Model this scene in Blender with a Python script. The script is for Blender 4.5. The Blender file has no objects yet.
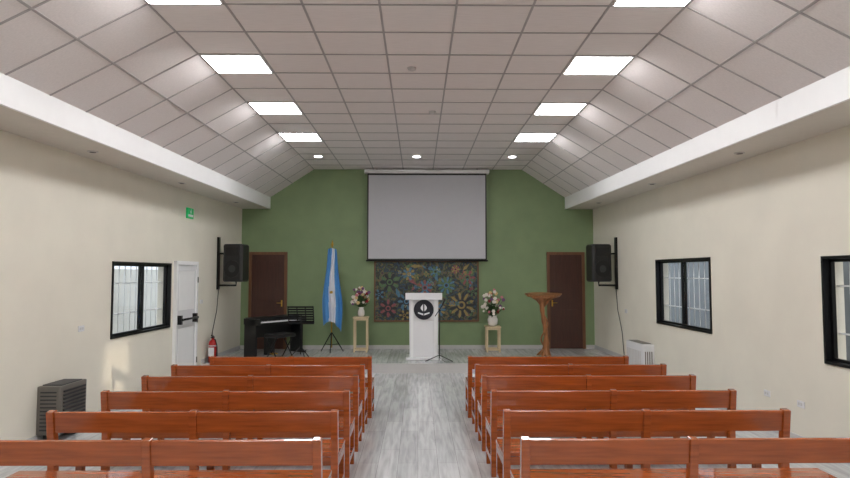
import bpy, bmesh, math, random
from mathutils import Vector, Matrix
random.seed(7)
S=bpy.context.scene
S.view_settings.view_transform='Standard'
S.view_settings.look='None'
S.view_settings.exposure=0.0

# ------------------------------------------------------------ materials
def lin(c):
    return tuple(((v/255)/12.92 if v/255<=0.04045 else ((v/255+0.055)/1.055)**2.4) for v in c)+(1,)
def mat(name,rgb,rough=0.5,metal=0.0,noise=0.0,nscale=(8,8,8),bump=0.0,emit=None,estr=0,coat=0.0):
    m=bpy.data.materials.new(name); m.use_nodes=True
    nt=m.node_tree; N=nt.nodes; L=nt.links; b=N['Principled BSDF']
    b.inputs['Base Color'].default_value=lin(rgb); b.inputs['Roughness'].default_value=rough
    b.inputs['Metallic'].default_value=metal
    b.inputs['Coat Weight'].default_value=coat
    tc=N.new('ShaderNodeTexCoord'); mp=N.new('ShaderNodeMapping'); mp.inputs['Scale'].default_value=nscale
    no=N.new('ShaderNodeTexNoise'); no.inputs['Scale'].default_value=1.0; no.inputs['Detail'].default_value=4
    L.new(tc.outputs['Object'],mp.inputs['Vector']); L.new(mp.outputs[0],no.inputs['Vector'])
    if noise>0:
        cr=N.new('ShaderNodeValToRGB'); c=lin(rgb)
        cr.color_ramp.elements[0].position=0.3; cr.color_ramp.elements[1].position=0.7
        cr.color_ramp.elements[0].color=tuple(v*(1-noise) for v in c[:3])+(1,)
        cr.color_ramp.elements[1].color=tuple(min(1,v*(1+noise)) for v in c[:3])+(1,)
        L.new(no.outputs['Fac'],cr.inputs['Fac']); L.new(cr.outputs[0],b.inputs['Base Color'])
    if bump>0:
        bp=N.new('ShaderNodeBump'); bp.inputs['Strength'].default_value=bump; bp.inputs['Distance'].default_value=0.01
        L.new(no.outputs['Fac'],bp.inputs['Height']); L.new(bp.outputs[0],b.inputs['Normal'])
    if emit:
        b.inputs['Emission Color'].default_value=lin(emit); b.inputs['Emission Strength'].default_value=estr
    return m

M={}
M['wall']=mat('cream_paint',(229,224,210),0.55,noise=0.03,nscale=(2,2,2))
M['green']=mat('green_paint',(130,150,110),0.6,noise=0.05,nscale=(3,3,3))
M['tile']=mat('ceiling_tile_material',(228,221,219),0.6,noise=0.05,nscale=(6,90,90),bump=0.1)
M['tbar']=mat('ceiling_grid_metal',(166,161,160),0.5,noise=0.02)
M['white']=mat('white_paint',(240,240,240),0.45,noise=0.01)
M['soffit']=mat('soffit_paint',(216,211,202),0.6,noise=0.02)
M['whitegloss']=mat('white_lacquer',(232,232,234),0.25,noise=0.01)
M['panel']=mat('led_diffuser',(255,255,255),0.5,emit=(253,253,255),estr=24)
M['down']=mat('downlight_lens',(255,255,255),0.5,emit=(255,252,250),estr=24)
M['black']=mat('black_plastic',(20,20,22),0.4,noise=0.05)
M['navy']=mat('emblem_navy',(18,21,34),0.4,noise=0.05)
M['blackm']=mat('black_metal',(16,16,18),0.35,metal=0.3,noise=0.05)
M['grill']=mat('speaker_grille',(12,12,13),0.6,noise=0.3,nscale=(200,200,200),bump=0.3)
M['wood']=mat('bench_wood',(158,78,32),0.22,noise=0.25,nscale=(3,25,40),bump=0.04,coat=0.5)
M['door']=mat('door_wood',(72,42,32),0.4,noise=0.15,nscale=(40,40,3))
M['frame']=mat('frame_wood',(112,74,48),0.45,noise=0.15,nscale=(30,30,3))
M['pine']=mat('pine_wood',(212,192,156),0.5,noise=0.08,nscale=(30,30,4))
M['trunk']=mat('carved_wood',(150,98,58),0.4,noise=0.3,nscale=(25,25,5),bump=0.4)
M['screen']=mat('screen_fabric',(194,194,200),0.8,noise=0.01)
M['grey']=mat('heater_grey',(112,108,102),0.4,metal=0.2,noise=0.05)
M['dgrey']=mat('dark_grey',(50,50,52),0.5,noise=0.05)
M['lgrey']=mat('light_grey',(196,194,192),0.4,noise=0.02)
M['red']=mat('red_paint',(180,22,18),0.3,noise=0.05)
M['exit']=mat('exit_green',(14,140,80),0.4,emit=(20,170,90),estr=0.4)
M['sky_blue']=mat('flag_blue',(84,150,208),0.7,noise=0.05)
M['flagw']=mat('flag_white',(232,232,234),0.7,noise=0.02)
M['gold']=mat('gold_metal',(200,160,70),0.3,metal=0.9,noise=0.05)
M['leaf']=mat('leaf_green',(58,88,44),0.5,noise=0.3,nscale=(40,40,40))
M['f_pink']=mat('petal_pink',(206,120,134),0.6,noise=0.1)
M['f_white']=mat('petal_white',(238,230,220),0.6,noise=0.03)
M['f_red']=mat('petal_red',(150,40,48),0.6,noise=0.1)
M['f_yel']=mat('petal_cream',(224,196,140),0.6,noise=0.1)
M['f_pur']=mat('petal_purple',(120,76,122),0.6,noise=0.1)
M['stone']=mat('exterior_render',(226,224,218),0.8,noise=0.06,nscale=(3,3,3))
M['stoned']=mat('exterior_render_grey',(128,132,136),0.8,noise=0.1,nscale=(3,3,3))
M['ground']=mat('exterior_paving',(150,146,138),0.9,noise=0.15,nscale=(4,4,4))
M['vase']=mat('ceramic_white',(232,228,222),0.2,noise=0.02)

# floor laminate
def floor_mat(name):
    m=bpy.data.materials.new(name); m.use_nodes=True
    nt=m.node_tree; N=nt.nodes; L=nt.links; b=N['Principled BSDF']
    tc=N.new('ShaderNodeTexCoord')
    mp=N.new('ShaderNodeMapping'); mp.inputs['Rotation'].default_value=(0,0,math.radians(90))
    L.new(tc.outputs['Object'],mp.inputs['Vector'])
    br=N.new('ShaderNodeTexBrick'); br.inputs['Scale'].default_value=1.0
    br.inputs['Brick Width'].default_value=1.2; br.inputs['Row Height'].default_value=0.19
    br.inputs['Mortar Size'].default_value=0.002; br.offset=0.37
    a=lin((204,206,206)); c=lin((188,190,190)); d=lin((150,150,149))
    br.inputs['Color1'].default_value=a; br.inputs['Color2'].default_value=c; br.inputs['Mortar'].default_value=d
    L.new(mp.outputs[0],br.inputs['Vector'])
    mp2=N.new('ShaderNodeMapping'); mp2.inputs['Scale'].default_value=(16,1.3,1)
    L.new(tc.outputs['Object'],mp2.inputs['Vector'])
    no=N.new('ShaderNodeTexNoise'); no.inputs['Scale'].default_value=1.3; no.inputs['Detail'].default_value=8; no.inputs['Distortion'].default_value=0.3
    L.new(mp2.outputs[0],no.inputs['Vector'])
    cr=N.new('ShaderNodeValToRGB'); cr.color_ramp.elements[0].position=0.33; cr.color_ramp.elements[1].position=0.62
    cr.color_ramp.elements[0].color=(0.76,0.76,0.76,1); cr.color_ramp.elements[1].color=(1.05,1.05,1.05,1)
    L.new(no.outputs['Fac'],cr.inputs['Fac'])
    mx=N.new('ShaderNodeMix'); mx.data_type='RGBA'; mx.blend_type='MULTIPLY'; mx.inputs[0].default_value=1.0
    L.new(br.outputs['Color'],mx.inputs[6]); L.new(cr.outputs[0],mx.inputs[7])
    L.new(mx.outputs[2],b.inputs['Base Color'])
    b.inputs['Roughness'].default_value=0.2
    return m
M['floor']=floor_mat('laminate_floor')

def glass_mat():
    m=bpy.data.materials.new('window_glass'); m.use_nodes=True
    nt=m.node_tree; N=nt.nodes; L=nt.links
    for n in list(N): 
        if n.type=='BSDF_PRINCIPLED': N.remove(n)
    out=[n for n in N if n.type=='OUTPUT_MATERIAL'][0]
    t=N.new('ShaderNodeBsdfTransparent'); t.inputs[0].default_value=(0.93,0.95,0.96,1)
    g=N.new('ShaderNodeBsdfGlossy'); g.inputs['Roughness'].default_value=0.02
    mx=N.new('ShaderNodeMixShader'); mx.inputs[0].default_value=0.06
    L.new(t.outputs[0],mx.inputs[1]); L.new(g.outputs[0],mx.inputs[2]); L.new(mx.outputs[0],out.inputs[0])
    return m
M['glass']=glass_mat()

def mural_mat():
    m=bpy.data.materials.new('mural_painting'); m.use_nodes=True
    nt=m.node_tree; N=nt.nodes; L=nt.links; b=N['Principled BSDF']
    tc=N.new('ShaderNodeTexCoord'); 
    no=N.new('ShaderNodeTexNoise'); no.inputs['Scale'].default_value=5.0; no.inputs['Distortion'].default_value=2.5; L.new(tc.outputs['Object'],no.inputs['Vector'])
    cr2=N.new('ShaderNodeValToRGB'); cr2.color_ramp.interpolation='CONSTANT'; e=cr2.color_ramp.elements
    e[0].color=lin((40,40,46)); e[0].position=0.0; e[1].color=lin((60,92,96)); e[1].position=0.62
    for p,c in ((.38,(48,76,100)),(.43,(62,66,50)),(.48,(42,42,46)),(.52,(76,100,70)),(.56,(116,96,62)),(.66,(108,66,58)),(.70,(58,54,60))):
        x=e.new(p); x.color=lin(c)
    L.new(no.outputs['Fac'],cr2.inputs['Fac']); L.new(cr2.outputs[0],b.inputs['Base Color'])
    b.inputs['Roughness'].default_value=0.5
    return m
M['mural']=mural_mat()
M['m_gold']=mat('mural_gold',(150,130,78),0.5,noise=0.25,nscale=(30,30,30))
M['m_teal']=mat('mural_teal',(76,118,144),0.5,noise=0.25,nscale=(30,30,30))
M['m_rose']=mat('mural_rose',(140,78,82),0.5,noise=0.25,nscale=(30,30,30))
M['m_leaf']=mat('mural_leaf',(84,112,76),0.5,noise=0.25,nscale=(30,30,30))
M['m_dark']=mat('mural_dark',(42,42,48),0.5,noise=0.2,nscale=(30,30,30))
M['m_cream']=mat('mural_cream',(176,170,148),0.5,noise=0.2,nscale=(30,30,30))

# ------------------------------------------------------------ dimensions
W=3.87; D=13.5; Y0=-3.0; H=1.82; ST=0.17; SY=11.3
CZ=4.11; CX=2.3; FX=3.25; FZ0=3.23; FZ1=3.49
KT=.0085       # the hall is slightly wider at the entrance end than at the stage end
def TX(x,y): return x*(1+KT*(D-y))

# ------------------------------------------------------------ mesh builder
class B:
    def __init__(s): s.bm=bmesh.new(); s.mats=[]
    def mi(s,k):
        if k not in s.mats: s.mats.append(k)
        return s.mats.index(k)
    def _set(s,faces,k,smooth=False):
        i=s.mi(k)
        for f in faces: f.material_index=i; f.smooth=smooth
    def box(s,a,b,k,rot=None,piv=None,bev=0.0):
        x0,y0,z0=a; x1,y1,z1=b
        r=bmesh.ops.create_cube(s.bm,size=1.0); vs=r['verts']
        c=Vector(((x0+x1)/2,(y0+y1)/2,(z0+z1)/2)); d=(abs(x1-x0),abs(y1-y0),abs(z1-z0))
        for v in vs: v.co=Vector((v.co.x*d[0],v.co.y*d[1],v.co.z*d[2]))+c
        if rot is not None:
            p=Vector(piv) if piv else c
            for v in vs: v.co=rot@(v.co-p)+p
        fs=set(f for v in vs for f in v.link_faces)
        s._set(fs,k)
        if bev>0:
            es=set(e for v in vs for e in v.link_edges)
            r=bmesh.ops.bevel(s.bm,geom=list(es),offset=bev,segments=2,affect='EDGES',profile=0.5)
            s._set(r['faces'],k)
    def prism(s,prof,y0,y1,k):
        a=[s.bm.verts.new((x,y0,z)) for x,z in prof]; b=[s.bm.verts.new((x,y1,z)) for x,z in prof]
        n=len(prof); fs=[s.bm.faces.new(a),s.bm.faces.new(b[::-1])]
        for i in range(n): fs.append(s.bm.faces.new((a[i],b[i],b[(i+1)%n],a[(i+1)%n])))
        bmesh.ops.recalc_face_normals(s.bm,faces=fs); s._set(fs,k)
    def tube(s,pts,rad,k,seg=12,smooth=True):
        pts=[Vector(p) for p in pts]; n=len(pts)
        if not hasattr(rad,'__len__'): rad=[rad]*n
        rings=[]; up=None
        for i,p in enumerate(pts):
            t=(pts[min(i+1,n-1)]-pts[max(i-1,0)]).normalized()
            if up is None:
                up=Vector((0,0,1)) if abs(t.z)<0.9 else Vector((1,0,0))
            u=t.cross(up).normalized(); w=u.cross(t).normalized(); up=w
            rings.append([s.bm.verts.new(p+(u*math.cos(2*math.pi*j/seg)+w*math.sin(2*math.pi*j/seg))*rad[i]) for j in range(seg)])
        fs=[]
        for i in range(n-1):
            for j in range(seg):
                fs.append(s.bm.faces.new((rings[i][j],rings[i][(j+1)%seg],rings[i+1][(j+1)%seg],rings[i+1][j])))
        c=[s.bm.faces.new(rings[0][::-1]),s.bm.faces.new(rings[-1])]
        s._set(fs,k,smooth); s._set(c,k)
        bmesh.ops.recalc_face_normals(s.bm,faces=fs+c)
    def lathe(s,c,prof,k,seg=24):
        pts=[(c[0],c[1],c[2]+h) for r,h in prof]; s.tube(pts,[max(r,0.0005) for r,h in prof],k,seg)
    def ball(s,c,r,k,sc=(1,1,1),sub=2):
        q=bmesh.ops.create_icosphere(s.bm,subdivisions=sub,radius=r)
        for v in q['verts']: v.co=Vector((v.co.x*sc[0],v.co.y*sc[1],v.co.z*sc[2]))+Vector(c)
        s._set(set(f for v in q['verts'] for f in v.link_faces),k,True)
    def poly(s,pts,k):
        f=s.bm.faces.new([s.bm.verts.new(p) for p in pts]); s._set([f],k); return f
    def taper(s,lim=0.0):
        for v in s.bm.verts:
            if abs(v.co.x)>lim: v.co.x=TX(v.co.x,v.co.y)
        return s
    def done(s,name,loc=(0,0,0),rotz=0):
        me=bpy.data.meshes.new(name); s.bm.to_mesh(me); s.bm.free()
        for k in s.mats: me.materials.append(M[k])
        o=bpy.data.objects.new(name,me); S.collection.objects.link(o); o.location=loc; o.rotation_euler=(0,0,rotz); return o
def copy(o,loc,rotz=0):
    q=bpy.data.objects.new(o.name.split('.')[0],o.data); S.collection.objects.link(q); q.location=loc; q.rotation_euler=(0,0,rotz)
    return q
RX=lambda a:Matrix.Rotation(a,3,'X'); RY=lambda a:Matrix.Rotation(a,3,'Y'); RZ=lambda a:Matrix.Rotation(a,3,'Z')

b=B(); b.box((-W-.9,Y0-.2,-.1),(W+.9,D+.2,0),'floor'); b.done('floor')
b=B(); b.box((-W,SY+.02,0),(W,D,ST),'floor'); b.box((-W,SY,0),(W,SY+.02,ST),'lgrey'); b.taper().done('stage_platform')

def side_wall(sx,holes,name):
    b=B(); xa,xb=(W,W+.2) if sx>0 else (-W-.2,-W)
    y=Y0-.2
    for (h0,h1,z0,z1) in sorted(holes):
        b.box((xa,y,0),(xb,h0,4.3),'wall'); b.box((xa,h0,0),(xb,h1,z0),'wall'); b.box((xa,h0,z1),(xb,h1,4.3),'wall'); y=h1
    b.box((xa,y,0),(xb,D+.2,4.3),'wall'); b.taper().done(name)
winL=[(8.17,9.96,.95,1.975)]
winR=[(4.75,6.20,.91,1.99),(8.43,10.22,.985,2.04)]
side_wall(-1,winL,'wall_left'); side_wall(1,winR,'wall_right')
b=B(); b.box((-W-.2,D,0),(W+.2,D+.2,4.3),'green'); b.done('wall_back')
b=B(); b.box((-W-.8,Y0-.2,0),(W+.8,Y0,4.3),'wall'); b.done('wall_front')

# ceiling
def sedge(s,k,y):   # point on sloped ceiling
    x=CX+(TX(FX,y)-CX)*k; z=CZ+(FZ1-CZ)*k
    return Vector((s*x,y,z))
ys=[]; y=9.93
while y<D: y+=.6
while y>Y0: 
    y-=.6
    if Y0<y<D: ys.append(y)
b=B(); b.box((-CX,Y0,CZ),(CX,D,CZ+.1),'tile'); 
yl=[D]+ys+[Y0]
for s in (-1,1):
    for ya,yb in zip(yl[:-1],yl[1:]):
        for k0,k1 in ((0,.5),(.5,1)):
            q=[sedge(s,k0,ya),sedge(s,k1,ya),sedge(s,k1,yb),sedge(s,k0,yb)]
            b.poly(q if s<0 else q[::-1],'tile')
b.box((-W-.2,Y0-.2,4.3),(W+.2,D+.2,4.4),'tile')
for v in b.bm.verts:
    if abs(v.co.x)>W: v.co.x=TX(v.co.x,v.co.y)
b.done('ceiling')
b=B()
t=.006; hw=.010
nx=7; tw=2*CX/nx
for i in range(nx+1):
    x=-CX+i*tw; b.box((x-hw,Y0,CZ-t),(x+hw,D,CZ+.001),'tbar')
for y in ys: b.box((-CX,y-hw,CZ-t),(CX,y+hw,CZ+.001),'tbar')
for s in (-1,1):
    nrm=Vector((-s*.55,0,-.83))*t
    def strip(q,sides):
        b._set([b.bm.faces.new([b.bm.verts.new(p+nrm) for p in q])],'tbar')
        for (u,v) in sides:
            b._set([b.bm.faces.new([b.bm.verts.new(p) for p in (u,v,v+nrm,u+nrm)])],'tbar')
    for ya,yb in zip(yl[:-1],yl[1:]):
        q=[sedge(s,.492,ya),sedge(s,.508,ya),sedge(s,.508,yb),sedge(s,.492,yb)]
        strip(q,((q[0],q[3]),(q[1],q[2])))
    for y in ys:
        q=[sedge(s,0,y-hw),sedge(s,1,y-hw),sedge(s,1,y+hw),sedge(s,0,y+hw)]
        strip(q,((q[0],q[1]),(q[3],q[2])))
b.done('ceiling_grid')
for s,n in ((-1,'left'),(1,'right')):
    b=B(); xa,xb=sorted((s*FX,s*(FX+.03)))
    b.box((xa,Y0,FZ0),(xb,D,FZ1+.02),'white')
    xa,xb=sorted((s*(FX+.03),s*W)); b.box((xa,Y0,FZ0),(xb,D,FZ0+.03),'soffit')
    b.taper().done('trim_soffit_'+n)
    b=B(); xa,xb=sorted((s*(W-.012),s*W)); b.box((xa,Y0,0),(xb,SY,.08),'lgrey'); b.box((xa,SY,ST),(xb,D,ST+.08),'lgrey'); b.taper().done('baseboard_'+n)
b=B()
for x0,x1 in ((-W,-3.70),(-2.85,2.82),(3.67,W)): b.box((x0+.012,D-.012,ST),(x1-.012,D,ST+.08),'lgrey')
b.done('baseboard_back')

# light panels
b=B(); px=tw/2-.02
b.box((-px,-.285,-.012),(px,.285,0),'white'); b.box((-px+.012,-.27,-.016),(px-.012,.27,-.011),'panel')
first=None
for yy in (9.93,8.13,6.33,4.53,2.73,.93,-.87,-2.67):
    for s in (-1,1):
        loc=(s*(CX-tw/2),yy+.3,CZ)
        if first is None: first=b.done('ceiling_light_panel',loc)
        else: copy(first,loc)
b=B(); b.lathe((0,0,-.02),[(.085,0),(.1,.008),(.1,.02)],'white'); b.lathe((0,0,-.024),[(.07,0),(.075,.006)],'down')
o=b.done('round_downlight',(-1.95,11.9,CZ)); copy(o,(-.03,11.9,CZ)); copy(o,(1.84,11.9,CZ))
b=B(); b.lathe((0,0,-.012),[(.05,0),(.06,.005),(.06,.012)],'lgrey'); b.lathe((0,0,-.014),[(.035,0),(.038,.004)],'dgrey')
o=None
for s in (-1,1):
    for y in (1.9,4.4,7.1,9.6,12.2):
        l=(s*TX(3.58,y),y,FZ0)
        if o is None: o=b.done('soffit_spotlight',l)
        else: copy(o,l)
b=B(); b.lathe((0,0,-.035),[(.02,0),(.045,.012),(.05,.035)],'lgrey'); o=b.done('smoke_detector',(-.07,6.75,CZ)); copy(o,(.2,8.6,CZ))

# windows
def window(sx,y0,y1,z0,z1,idx):
    b=B(); xi=sx*W
    def bx(ya,yb,za,zb,xa,xb,k):
        x0,x1=sorted((xi+sx*xa,xi+sx*xb)); b.box((x0,ya,za),(x1,yb,zb),k)
    f=.03
    bx(y0,y1,z0,z0+f,-.015,.1,'blackm'); bx(y0,y1,z1-f,z1,-.015,.1,'blackm')
    bx(y0,y0+f,z0+f,z1-f,-.015,.1,'blackm'); bx(y1-f,y1,z0+f,z1-f,-.015,.1,'blackm')
    ym=(y0+y1)/2
    for (a,c,off) in ((y0+f,ym+.025,.01),(ym-.025,y1-f,.045)):
        g=.03
        bx(a,c,z0+f,z0+f+g,off,off+.03,'blackm'); bx(a,c,z1-f-g,z1-f,off,off+.03,'blackm')
        bx(a,a+g,z0+f+g,z1-f-g,off,off+.03,'blackm'); bx(c-g,c,z0+f+g,z1-f-g,off,off+.03,'blackm')
        x=xi+sx*(off+.015)
        b.poly([(x,a+g,z0+f+g),(x,c-g,z0+f+g),(x,c-g,z1-f-g),(x,a+g,z1-f-g)],'glass')
    n=int((y1-y0)/.15)
    for i in range(1,n):
        y=y0+(y1-y0)*i/n; x=xi+sx*.15
        b.tube([(x,y,z0),(x,y,z1)],.006,'white',6)
    for z in (z0+.3,z1-.3): bx(y0,y1,z-.008,z+.008,.14,.16,'white')
    b.taper().done('window_%d'%idx)
window(-1,*winL[0],1); window(1,*winR[0],2); window(1,*winR[1],3)

# exterior
b=B(); b.box((-14,-8,-.25),(-W-.9,20,-.12),'ground'); b.box((W+.9,-8,-.25),(16,20,-.12),'ground'); b.done('exterior_ground')
b=B(); b.box((-6.4,2,-.12),(-6.2,18,1.9),'stone'); b.done('exterior_wall_left')
b=B(); b.box((6.8,6.5,-.12),(7.0,20,3.2),'stoned'); b.box((6.8,-6,-.12),(7.0,4.6,2.6),'stoned'); b.done('exterior_wall_right_and_sun_blocker')  # second box: unseen blocker added to narrow the sun patch on the left wall

# side exit door
b=B(); y0,y1,zt=10.07,10.98,2.02; x=-W
b.box((x,y0,0),(x+.05,y0+.06,zt),'white'); b.box((x,y1-.06,0),(x+.05,y1,zt),'white'); b.box((x,y0,zt-.06),(x+.05,y1,zt),'white')
b.box((x,y0+.06,0.01),(x+.03,y1-.06,zt-.06),'whitegloss')
b.box((x+.03,y0+.14,.15),(x+.035,y1-.14,.9),'white'); b.box((x+.03,y0+.14,1.2),(x+.035,y1-.14,1.85),'white')
for yy in (y0+.12,y1-.16): b.box((x+.03,yy-.03,.97),(x+.1,yy+.03,1.12),'blackm',bev=.005)
b.tube([(x+.11,y0+.12,1.05),(x+.11,y1-.16,1.05)],.018,'blackm'); 
for yy in (y0+.12,y1-.16): b.tube([(x+.06,yy,1.05),(x+.125,yy,1.05)],.02,'blackm')
for z in (.3,1.0,1.7): b.tube([(x+.055,y1-.03,z-.05),(x+.055,y1-.03,z+.05)],.012,'grey',8)
b.taper().done('door_1')
def backdoor(x0,x1,idx,hs):
    b=B(); z1=2.28; y=D; f=.06
    b.box((x0,y-.05,ST),(x0+f,y,z1),'frame'); b.box((x1-f,y-.05,ST),(x1,y,z1),'frame'); b.box((x0+f,y-.05,z1-f),(x1-f,y,z1),'frame')
    b.box((x0+f,y-.03,ST+.005),(x1-f,y,z1-f),'door')
    for za,zb in ((ST+.15,ST+.85),(ST+1.05,z1-.2)):
        b.box((x0+f+.1,y-.036,za),(x1-f-.1,y-.03,zb),'door',bev=.002)
    hx=x0+f+.05 if hs<0 else x1-f-.05
    b.box((hx-.015,y-.04,ST+.92),(hx+.015,y-.03,ST+1.06),'gold'); b.tube([(hx,y-.03,ST+1),(hx,y-.08,ST+1),(hx-hs*.1,y-.08,ST+1)],.008,'gold',8)
    b.done('door_%d'%idx)
backdoor(-3.69,-2.86,2,1); backdoor(2.83,3.66,3,-1)

# projection screen
b=B(); y=D-.14
x0,x1=-1.11,1.50
b.box((x0-.06,D-.2,CZ-.11),(x1+.06,D-.02,CZ-.03),'white',bev=.01)
for xx in (x0+.2,x1-.2): b.box((xx-.02,D-.1,CZ-.04),(xx+.02,D-.001,CZ-.006),'grey')
b.box((x0,y,2.1),(x1,y+.004,CZ-.10),'black'); b.box((x0+.03,y-.003,2.13),(x1-.03,y,CZ-.15),'screen')
b.tube([(x0-.02,y,2.09),(x1+.02,y,2.09)],.018,'black')
b.done('projection_screen')

# mural
mx0,mx1,mz0,mz1=-.93,1.30,.79,2.06
b=B(); y=D-.03
b.box((mx0,y,mz0),(mx1,D-.001,mz1),'mural')
f=.03
b.box((mx0-f,y-.015,mz0-f),(mx1+f,D-.001,mz0),'frame'); b.box((mx0-f,y-.015,mz1),(mx1+f,D-.001,mz1+f),'frame')
b.box((mx0-f,y-.015,mz0),(mx0,D-.001,mz1),'frame'); b.box((mx1,y-.015,mz0),(mx1+f,D-.001,mz1),'frame')
def cl(px,pz): return min(max(px,mx0),mx1),min(max(pz,mz0),mz1)
def rosette(cx,cz,r,n,k1,k2,lay):
    yy=y-.002-lay*.0012
    for i in range(n):
        a=2*math.pi*i/n; da=math.pi/n*.85; pts=[]
        for (rr,aa) in ((.25,0),(.6,-da),(.85,-da*.8),(1,0),(.85,da*.8),(.6,da)):
            px,pz=cl(cx+r*rr*math.cos(a+aa),cz+r*rr*math.sin(a+aa)); pts.append((px,yy,pz))
        b.poly(pts,k1 if i%2 else k2)
    for (rr,k,o_) in ((.42,k2,.0006),(.3,k1,.0012),(.16,'m_dark',.0018)):
        pts=[]
        for q in range(16):
            px,pz=cl(cx+r*rr*math.cos(q*math.pi/8),cz+r*rr*math.sin(q*math.pi/8)); pts.append((px,yy-o_,pz))
        b.poly(pts,k)
cols=['m_gold','m_teal','m_rose','m_leaf','m_cream','m_leaf','m_teal']
rnd=random.Random(11)
for i in range(46):
    cx=rnd.uniform(mx0+.1,mx1-.1); cz=rnd.uniform(mz0+.08,mz1-.08); a=rnd.uniform(0,6.28); l=rnd.uniform(.06,.16)
    dx,dz=math.cos(a)*l,math.sin(a)*l; nx_,nz_=-dz*.3,dx*.3
    P=[cl(cx-dx,cz-dz),cl(cx-dx*.3+nx_,cz-dz*.3+nz_),cl(cx+dx,cz+dz),cl(cx-dx*.3-nx_,cz-dz*.3-nz_)]
    b.poly([(p[0],y-.0008-.00002*i,p[1]) for p in P],rnd.choice(['m_leaf','m_teal','m_leaf','m_rose','m_gold']))
rs=[(.95,1.12,.29,18,'m_gold','m_dark'),(.45,1.02,.16,12,'m_gold','m_teal'),(.15,1.5,.17,12,'m_rose','m_teal'),
 (.62,1.55,.2,14,'m_teal','m_leaf'),(-.25,1.2,.2,14,'m_teal','m_dark'),(-.62,1.62,.22,12,'m_leaf','m_dark'),(-.65,1.05,.2,12,'m_rose','m_dark'),
 (1.08,1.72,.18,12,'m_leaf','m_rose'),(-.2,1.8,.15,10,'m_gold','m_teal'),(.12,.98,.12,10,'m_leaf','m_gold'),(.38,1.85,.13,10,'m_leaf','m_teal'),
 (-.3,.9,.12,10,'m_gold','m_dark'),(.82,1.9,.1,10,'m_rose','m_gold'),(-.85,1.35,.12,10,'m_teal','m_dark'),(1.2,1.42,.12,10,'m_leaf','m_dark')]
for i in range(26): rs.append((rnd.uniform(mx0+.08,mx1-.08),rnd.uniform(mz0+.08,mz1-.08),rnd.uniform(.03,.07),8,rnd.choice(cols),rnd.choice(cols)))
for i,q in enumerate(rs): rosette(*q,i%7)
b.done('mural_painting')

# ------------------------------------------------------------ benches
BH=.775
def bench(L):
    b=B(); w=.055
    R=RX(math.radians(7))
    for x in (-L/2+w/2,0,L/2-w/2):
        b.box((x-w/2,-.03,0),(x+w/2,.035,.45),'wood',bev=.004)
        b.box((x-w/2,-.03,.43),(x+w/2,.03,BH),'wood',rot=R,piv=(x,0,.43),bev=.004)
        b.box((x-w/2,.36,0),(x+w/2,.42,.40),'wood',bev=.004)
        b.box((x-w/2,.03,.34),(x+w/2,.37,.40),'wood'); b.box((x-w/2,.035,.12),(x+w/2,.36,.17),'wood')
    for xa,xb in ((-L/2+w,-w/2),(w/2,L/2-w)):
        b.box((xa,-.014,BH-.165),(xb,.016,BH-.008),'wood',rot=R,piv=(0,0,.43),bev=.003)
        b.box((xa,.02,.34),(xb,.04,.40),'wood'); b.box((xa,.36,.34),(xb,.385,.40),'wood')
    for ya,yb in ((.04,.215),(.225,.44)):
        b.box((-L/2,ya,.40),(L/2,yb,.43),'wood',bev=.004)
    return b
rows=[4.0,4.8,5.6,6.4,7.15]
L0=2.20; bo=bench(L0); o=None
for y in rows:
    for s,xin in ((-1,.61),(1,.655)):
        l=(s*(xin+L0/2),y,0)
        if o is None: o=bo.done('church_bench',l)
        else: copy(o,l)
b2=bench(2.03); o=b2.done('church_bench',(-.58-1.015,7.85,0)); copy(o,(.63+1.015,7.85,0))

# ------------------------------------------------------------ lectern
b=B(); cx,cy=.11,11.98
b.box((cx-.34,cy-.25,ST),(cx+.34,cy+.25,ST+.05),'whitegloss',bev=.008)
a=[(-.27,ST+.05),(.27,ST+.05),(.28,ST+1.16),(-.28,ST+1.16)]
b.prism([(cx+x,z) for x,z in a],cy-.18,cy+.16,'whitegloss')
b.box((cx-.25,cy-.2,ST+.05),(cx-.2,cy-.178,ST+1.15),'white'); b.box((cx+.2,cy-.2,ST+.05),(cx+.25,cy-.178,ST+1.15),'white')
b.box((cx-.35,cy-.24,ST+1.16),(cx+.35,cy+.26,ST+1.20),'whitegloss',rot=RX(math.radians(-7)),bev=.008)
b.box((cx-.35,cy-.26,ST+1.14),(cx+.35,cy-.22,ST+1.27),'whitegloss',bev=.005)
ec=(cx,ST+.95)
b.tube([(ec[0],cy-.205,ec[1]),(ec[0],cy-.178,ec[1])],.19,'navy',32,False)
for sgn in (1,-1):
    pts=[]
    for t_ in range(9):
        u=t_/8; pts.append((ec[0]+sgn*(.012+.06*math.sin(u*math.pi)*(1-u*.4)),cy-.207,ec[1]-.03+u*.14))
    b.poly(pts,'whitegloss')
    b.poly([(ec[0]+sgn*.008,cy-.207,ec[1]-.11),(ec[0]+sgn*.11,cy-.207,ec[1]-.07),(ec[0]+sgn*.11,cy-.207,ec[1]-.045),(ec[0]+sgn*.008,cy-.207,ec[1]-.075)],'whitegloss')
b.done('lectern')

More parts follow.
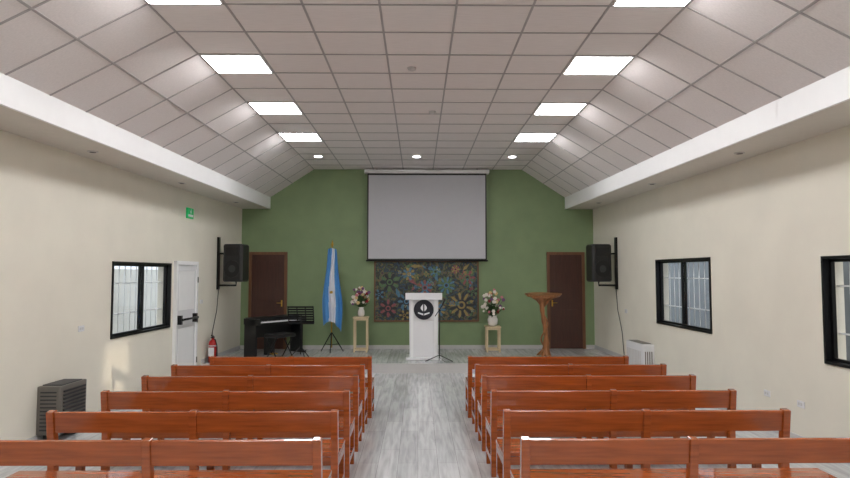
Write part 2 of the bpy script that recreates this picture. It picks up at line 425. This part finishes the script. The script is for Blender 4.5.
# mic stand
b=B(); cx,cy=.40,11.56
for a in (200,330,90):
    a=math.radians(a); b.tube([(cx,cy,ST+.12),(cx+.28*math.cos(a),cy+.12*math.sin(a),ST+.012)],.009,'blackm',8)
b.tube([(cx,cy,ST+.08),(cx,cy,ST+.95)],.011,'blackm',8); b.ball((cx,cy,ST+.95),.025,'blackm')
b.tube([(cx-.08,cy,ST+.84),(cx+.06,cy+.02,ST+1.05)],.008,'blackm',8); b.tube([(cx+.06,cy+.02,ST+1.05),(cx+.1,cy+.02,ST+1.14)],[.014,.02],'black',10); b.ball((cx+.105,cy+.02,ST+1.15),.028,'dgrey')
b.tube([(cx,cy-.02,ST+.08),(cx+.1,cy-.1,ST+.008),(cx+.25,cy-.12,ST+.008)],.005,'black',6)
b.done('microphone_stand')

# flag
b=B(); fx,fy=-1.80,12.9
for a in (30,150,270):
    a=math.radians(a); b.tube([(fx,fy,ST+.42),(fx+.27*math.cos(a),fy+.2*math.sin(a),ST+.012)],.011,'blackm',8)
    b.tube([(fx,fy,ST+.16),(fx+.17*math.cos(a),fy+.13*math.sin(a),ST+.17)],.007,'blackm',8)
b.tube([(fx,fy,ST+.1),(fx,fy,ST+2.2)],.014,'gold',10); b.tube([(fx,fy,ST+2.2),(fx,fy,ST+2.24),(fx,fy,ST+2.34)],[.012,.03,.002],'gold',10)
nu,nv=49,24; g=[]
for j in range(nv):
    v=j/(nv-1); row=[]
    for i in range(nu):
        u=i/(nu-1)
        wd=.17+.23*min(1,v*1.5)**.8
        x=fx-.45*wd+u*wd+ .015*math.sin(v*7+u*3)
        yy=fy-.06+(.03+.02*v)*math.sin(u*math.pi*7+v*1.2)-.02*math.sin(u*math.pi)
        z=ST+2.17-v*(1.68-.16*math.sin(u*math.pi*1.0+.4)) -.04*(1-v)*abs(u-.4)
        row.append(b.bm.verts.new((x,yy,z)))
    g.append(row)
for j in range(nv-1):
    for i in range(nu-1):
        u=(i+.5)/(nu-1)+.10*((j/nv)-.5); f=b.bm.faces.new((g[j][i],g[j][i+1],g[j+1][i+1],g[j+1][i]))
        b._set([f],'sky_blue' if (u<.32 or u>.66) else 'flagw',True)
b.ball((fx+.0,fy-.11,ST+1.25),.035,'gold',(1,.4,1))
b.done('national_flag_on_stand')

# flower stands
def flowers(name,cx,cy,zt,fz,fr,vase,seed):
    random.seed(seed); b=B(); w=.13
    for sx in (-1,1):
        for sy in (-1,1): b.box((cx+sx*w-.016,cy+sy*w-.016,ST),(cx+sx*w+.016,cy+sy*w+.016,zt-.03),'pine')
    b.box((cx-w-.03,cy-w-.03,zt-.03),(cx+w+.03,cy+w+.03,zt),'pine',bev=.004)
    for s_ in (-1,1):
        for z in (ST+.03,zt-.07):
            b.box((cx-w,cy+s_*w-.012,z),(cx+w,cy+s_*w+.012,z+.035),'pine'); b.box((cx+s_*w-.012,cy-w,z),(cx+s_*w+.012,cy+w,z+.035),'pine')
    b.lathe((cx,cy,zt),vase,'vase')
    vt=zt+vase[-1][1]
    for i in range(64):
        a=random.uniform(0,2*math.pi); r=fr*math.sqrt(random.random()); h=fz*(0.1+.9*random.random())*(1-.4*(r/fr)**2)
        p=Vector((cx+r*math.cos(a),cy+r*math.sin(a)*.8,vt+h)); q=Vector((cx,cy,vt-.04))
        b.tube([q,(q+p)/2+Vector((0,0,.02)),p],.004,'leaf',5)
        if i%5<4:
            k=random.choice(['f_pink','f_white','f_white','f_red','f_yel','f_pur','f_white'])
            R_=random.uniform(.022,.04)
            b.ball(p,R_*.6,k,sub=1)
            for t_ in range(6):
                aa=t_*math.pi/3; b.ball(p+Vector((math.cos(aa)*R_*.7,-.01,math.sin(aa)*R_*.7)),R_*.45,k,(1,.5,1),1)
        d=Vector((random.uniform(-1,1),random.uniform(-1,1),random.uniform(-.3,1))).normalized()*.09
        c=(q+p)/2+d*.5; s_=d.cross(Vector((0,0,1))).normalized()*.022
        b.poly([c-d*.6,c+s_,c+d,c-s_],'leaf')
    b.done(name)
flowers('flower_stand',-1.20,13.05,.90,.48,.2,[(.05,0),(.075,.05),(.07,.12),(.045,.18),(.06,.2)],3)
flowers('flower_stand',1.58,13.05,.70,.58,.25,[(.06,0),(.1,.04),(.11,.14),(.085,.2),(.1,.22)],5)

# carved trunk podium
b=B(); cx,cy=2.48,12.2
pts=[];rad=[]
for i in range(28):
    v=i/27; pts.append((cx+.05*math.sin(v*4.6+.5)*(1-.3*v)+.01,cy+.03*math.cos(v*5),ST+.02+v*1.15))
    rad.append(.042+.07*(1-v)**6+.10*max(0,v-.8)*5*(v-.8)*5+.006*math.sin(v*34))
b.tube(pts,rad,'trunk',14)
pts=[(cx+.02+.065*math.cos(v/23*11),cy+.065*math.sin(v/23*11),ST+.05+v/23*1.08) for v in range(24)]
b.tube(pts,.016,'trunk',8)
for a in (20,130,250): 
    a=math.radians(a); b.tube([(cx,cy,ST+.12),(cx+.1*math.cos(a),cy+.1*math.sin(a),ST+.055),(cx+.17*math.cos(a),cy+.16*math.sin(a),ST+.018)],[.04,.03,.015],'trunk',8)
for s_ in (-1,1): b.tube([(cx,cy,ST+.98),(cx+s_*.12,cy,ST+1.12),(cx+s_*.24,cy,ST+1.19)],[.03,.025,.02],'trunk',8)
n=22; low=[];hi=[]
for i in range(n):
    a=2*math.pi*i/n; r=1+.07*math.sin(3*a+1)+.05*math.sin(5*a)
    x=.36*r*math.cos(a); yy=.22*r*math.sin(a); z=ST+1.20+.12*yy
    low.append(b.bm.verts.new((cx+x*.88,cy+yy*.88,z-.02))); hi.append(b.bm.verts.new((cx+x,cy+yy,z+.035)))
fs=[b.bm.faces.new(low[::-1]),b.bm.faces.new(hi)]+[b.bm.faces.new((low[i],low[(i+1)%n],hi[(i+1)%n],hi[i])) for i in range(n)]
b._set(fs,'trunk')
b.done('carved_wood_pedestal')

# digital piano (oblique), local: keys face +x, length along +y
b=B(); y0,y1=0,1.25; xw=0; Z=0
for y in (y0,y1-.04):
    b.box((xw+.02,y,Z),(xw+.36,y+.04,Z+.74),'black',bev=.004); b.box((xw+.36,y,Z),(xw+.46,y+.04,Z+.05),'black',bev=.004)
    b.box((xw,y,Z+.64),(xw+.46,y+.04,Z+.76),'black',bev=.004)
b.box((xw,y0+.04,Z+.64),(xw+.30,y1-.04,Z+.775),'black',bev=.01); b.box((xw+.02,y0+.04,Z+.36),(xw+.05,y1-.04,Z+.64),'black')
b.box((xw+.28,y0+.04,Z+.64),(xw+.46,y1-.04,Z+.68),'black'); b.box((xw+.30,y0+.05,Z+.68),(xw+.45,y1-.05,Z+.705),'whitegloss')
for i in range(34):
    if i%7 in (2,6): continue
    yy=y0+.07+i*.0335; b.box((xw+.30,yy,Z+.705),(xw+.39,yy+.014,Z+.715),'black')
for yy in (.55,.65): b.tube([(xw+.12,yy,.035),(xw+.26,yy,.02)],.012,'gold',8)
b.box((xw+.02,y0+.5,Z+.0),(xw+.12,y0+.7,Z+.36),'black')
b.done('digital_piano',(-3.42,12.15,ST),math.radians(-35))
b=B()
b.box((-.17,-.25,.42),(.17,.25,.49),'black',bev=.015)
for s in (-1,1):
    b.tube([(-.15,s*.2,.012),(.14,s*.2,.43)],.012,'blackm',8); b.tube([(.15,s*.2,.012),(-.14,s*.2,.43)],.012,'blackm',8)
    b.tube([(s*.15,-.22,.012),(s*.15,.22,.012)],.012,'blackm',8)
b.done('piano_stool',(-2.66,11.95,ST),math.radians(-35))
b=B(); cx,cy=-2.24,11.85
for a in (200,330,80):
    a=math.radians(a); b.tube([(cx,cy,ST+.25),(cx+.25*math.cos(a),cy+.2*math.sin(a),ST+.012)],.009,'blackm',8)
b.tube([(cx,cy,ST+.1),(cx,cy,ST+.85)],.011,'blackm',8)
R=RX(math.radians(20)); pv=(cx,cy,ST+.85)
for z in [ST+.70+.05*i for i in range(7)]: b.box((cx-.25,cy-.016,z),(cx+.25,cy-.010,z+.033),'blackm',rot=R,piv=pv)
for x in (-.25,-.08,.08,.23): b.box((cx+x,cy-.012,ST+.69),(cx+x+.02,cy-.004,ST+1.03),'blackm',rot=R,piv=pv)
b.box((cx-.25,cy-.07,ST+.685),(cx+.25,cy-.004,ST+.70),'blackm',rot=R,piv=pv)
b.done('music_stand')

# loudspeakers
def speaker(s):
    b=B(); xc=s*3.53; yc=12.05; z0,z1=1.65,2.38
    w=.21; d=.19
    prof=[(-w,-d+.03),(-w+.05,-d),(w-.05,-d),(w,-d+.03),(w*.65,d),(-w*.65,d)]
    R=RZ(math.radians(s*14))
    def P(x,y,z): v=R@Vector((x,y,0)); return (xc+v.x,yc+v.y,z)
    n=len(prof)
    rings=[]
    for z,k in ((z0,.88),(z0+.03,1),(z1-.03,1),(z1,.88)):
        rings.append([b.bm.verts.new(P(px*k,py*(1 if py<0 else k),z)) for px,py in prof])
    fs=[b.bm.faces.new(rings[0][::-1]),b.bm.faces.new(rings[-1])]
    for a_,c_ in zip(rings[:-1],rings[1:]): fs+=[b.bm.faces.new((a_[i],a_[(i+1)%n],c_[(i+1)%n],c_[i])) for i in range(n)]
    b._set(fs,'black'); bmesh.ops.recalc_face_normals(b.bm,faces=fs)
    b.tube([P(0,-d-.012,z0+.25),P(0,-d+.01,z0+.25)],.165,'grill',28,False)
    b.tube([P(0,-d-.016,z0+.25),P(0,-d,z0+.25)],.07,'dgrey',20,False)
    b.box((xc-.13,yc-d-.012,z0+.5),(xc+.13,yc-d+.01,z0+.66),'grill',rot=R,piv=(xc,yc,z0))
    xw=TX(W,12.05)
    xa,xb=sorted((s*(xw-.035),s*(xw-.001))); b.box((xa,12.0,1.5),(xb,12.1,2.52),'blackm')
    b.tube([(s*(xw-.02),12.05,1.58),(s*3.55,12.05,1.58),(s*3.55,12.05,1.66)],.018,'blackm',8)
    b.tube([(s*(xw-.02),12.05,2.2),(s*3.6,12.1,2.2)],.018,'blackm',8)
    b.tube([(s*(xw-.012),12.1,1.5),(s*(xw-.012),12.02,1.1),(s*(xw-.008),11.8,.7),(s*(xw-.008),11.7,ST+.1)],.006,'black',6)
    b.done('wall_speaker')
speaker(-1); speaker(1)

# exit sign
b=B(); x=-W
b.box((x,10.5,2.76),(x+.03,10.76,2.94),'exit',bev=.004); b.box((x+.03,10.53,2.79),(x+.033,10.73,2.83),'flagw')
b.ball((x+.032,10.65,2.91),.012,'flagw',(.3,1,1)); b.box((x+.03,10.61,2.85),(x+.033,10.66,2.895),'flagw')
b.taper().done('exit_sign')
# fire extinguisher
b=B(); cx,cy=-3.80,11.5
b.lathe((cx,cy,ST),[(.06,0),(.075,.02),(.075,.34),(.06,.39),(.025,.42),(.025,.45)],'red')
b.box((cx-.02,cy-.06,ST+.45),(cx+.02,cy+.05,ST+.47),'blackm'); b.box((cx-.012,cy-.08,ST+.48),(cx+.012,cy+.04,ST+.495),'blackm',rot=RX(math.radians(-12)))
b.tube([(cx,cy,ST+.43),(cx+.06,cy-.03,ST+.42),(cx+.09,cy-.03,ST+.3),(cx+.09,cy-.03,ST+.12)],[.009,.009,.009,.016],'black',8)
b.box((cx-.05,cy-.079,ST+.12),(cx+.05,cy-.07,ST+.28),'flagw'); b.tube([(cx,cy,ST+.3),(cx,cy,ST+.32)],.079,'lgrey',20)
b.done('fire_extinguisher')

# heaters
b=B(); x=-W; y0,y1=6.72,7.22
b.box((x,y0,.08),(x+.24,y1,.60),'grey',bev=.012)
for i in range(11):
    z=.13+i*.04; b.box((x+.235,y0+.05,z),(x+.255,y1-.05,z+.018),'dgrey'); b.box((x+.04,y0-.006,z),(x+.2,y0+.004,z+.015),'dgrey')
b.box((x+.02,y0+.06,.595),(x+.22,y1-.06,.61),'dgrey',bev=.004)
for yy in (y0+.08,y1-.12): b.box((x+.03,yy,0),(x+.18,yy+.04,.09),'dgrey')
b.taper().done('gas_heater')
b=B(); x=W; y0,y1=10.35,11.1
b.box((x-.2,y0,.12),(x,y1,.62),'whitegloss',bev=.015)
for i in range(9):
    yy=y0+.08+i*.07; b.box((x-.206,yy,.2),(x-.195,yy+.035,.5),'lgrey')
for i in range(4): b.box((x-.16+i*.035,y0-.004,.2),(x-.145+i*.035,y0+.004,.5),'grey')
b.box((x-.17,y0+.08,.615),(x-.03,y1-.08,.63),'grey')
for yy in (y0+.08,y1-.12): b.box((x-.17,yy,0),(x-.03,yy+.04,.13),'lgrey')
b.taper().done('panel_heater')

# outlets
b=B(); b.box((-.012,-.06,-.035),(0,.06,.035),'whitegloss',bev=.003); b.box((-.014,-.035,-.015),(-.011,-.005,.015),'lgrey'); b.box((-.014,.01,-.015),(-.011,.04,.015),'lgrey')
o=None
for s,y,z in ((1,7.2,.42),(1,6.6,.42),(-1,7.5,1.15),(-1,11.25,1.3),(1,11.6,1.1)):
    l=(s*TX(W,y),y,z); r=0 if s>0 else math.pi
    if o is None: o=b.done('wall_outlet',l)
    else: copy(o,l,r)

# ------------------------------------------------------------ lights/world
w=bpy.data.worlds.new('World'); S.world=w; w.use_nodes=True
bg=w.node_tree.nodes['Background']; bg.inputs[0].default_value=(.86,.92,1,1); bg.inputs[1].default_value=1.5
sl_=bpy.data.lights.new('sun','SUN'); sl_.energy=1.6; sl_.angle=math.radians(2); sl_.color=(1,.85,.66)
so=bpy.data.objects.new('sun',sl_); S.collection.objects.link(so)
so.rotation_euler=Vector((-7.74,2.4,-1.0)).to_track_quat('-Z','Y').to_euler(); so.location=(10,0,6)

cd=bpy.data.cameras.new('camera'); cd.sensor_width=36; cd.lens=26.0; cd.clip_start=.05
co=bpy.data.objects.new('camera',cd); S.collection.objects.link(co)
co.location=(0,0,H); co.rotation_euler=(math.radians(90+3.17),0,math.radians(-.65)); S.camera=co
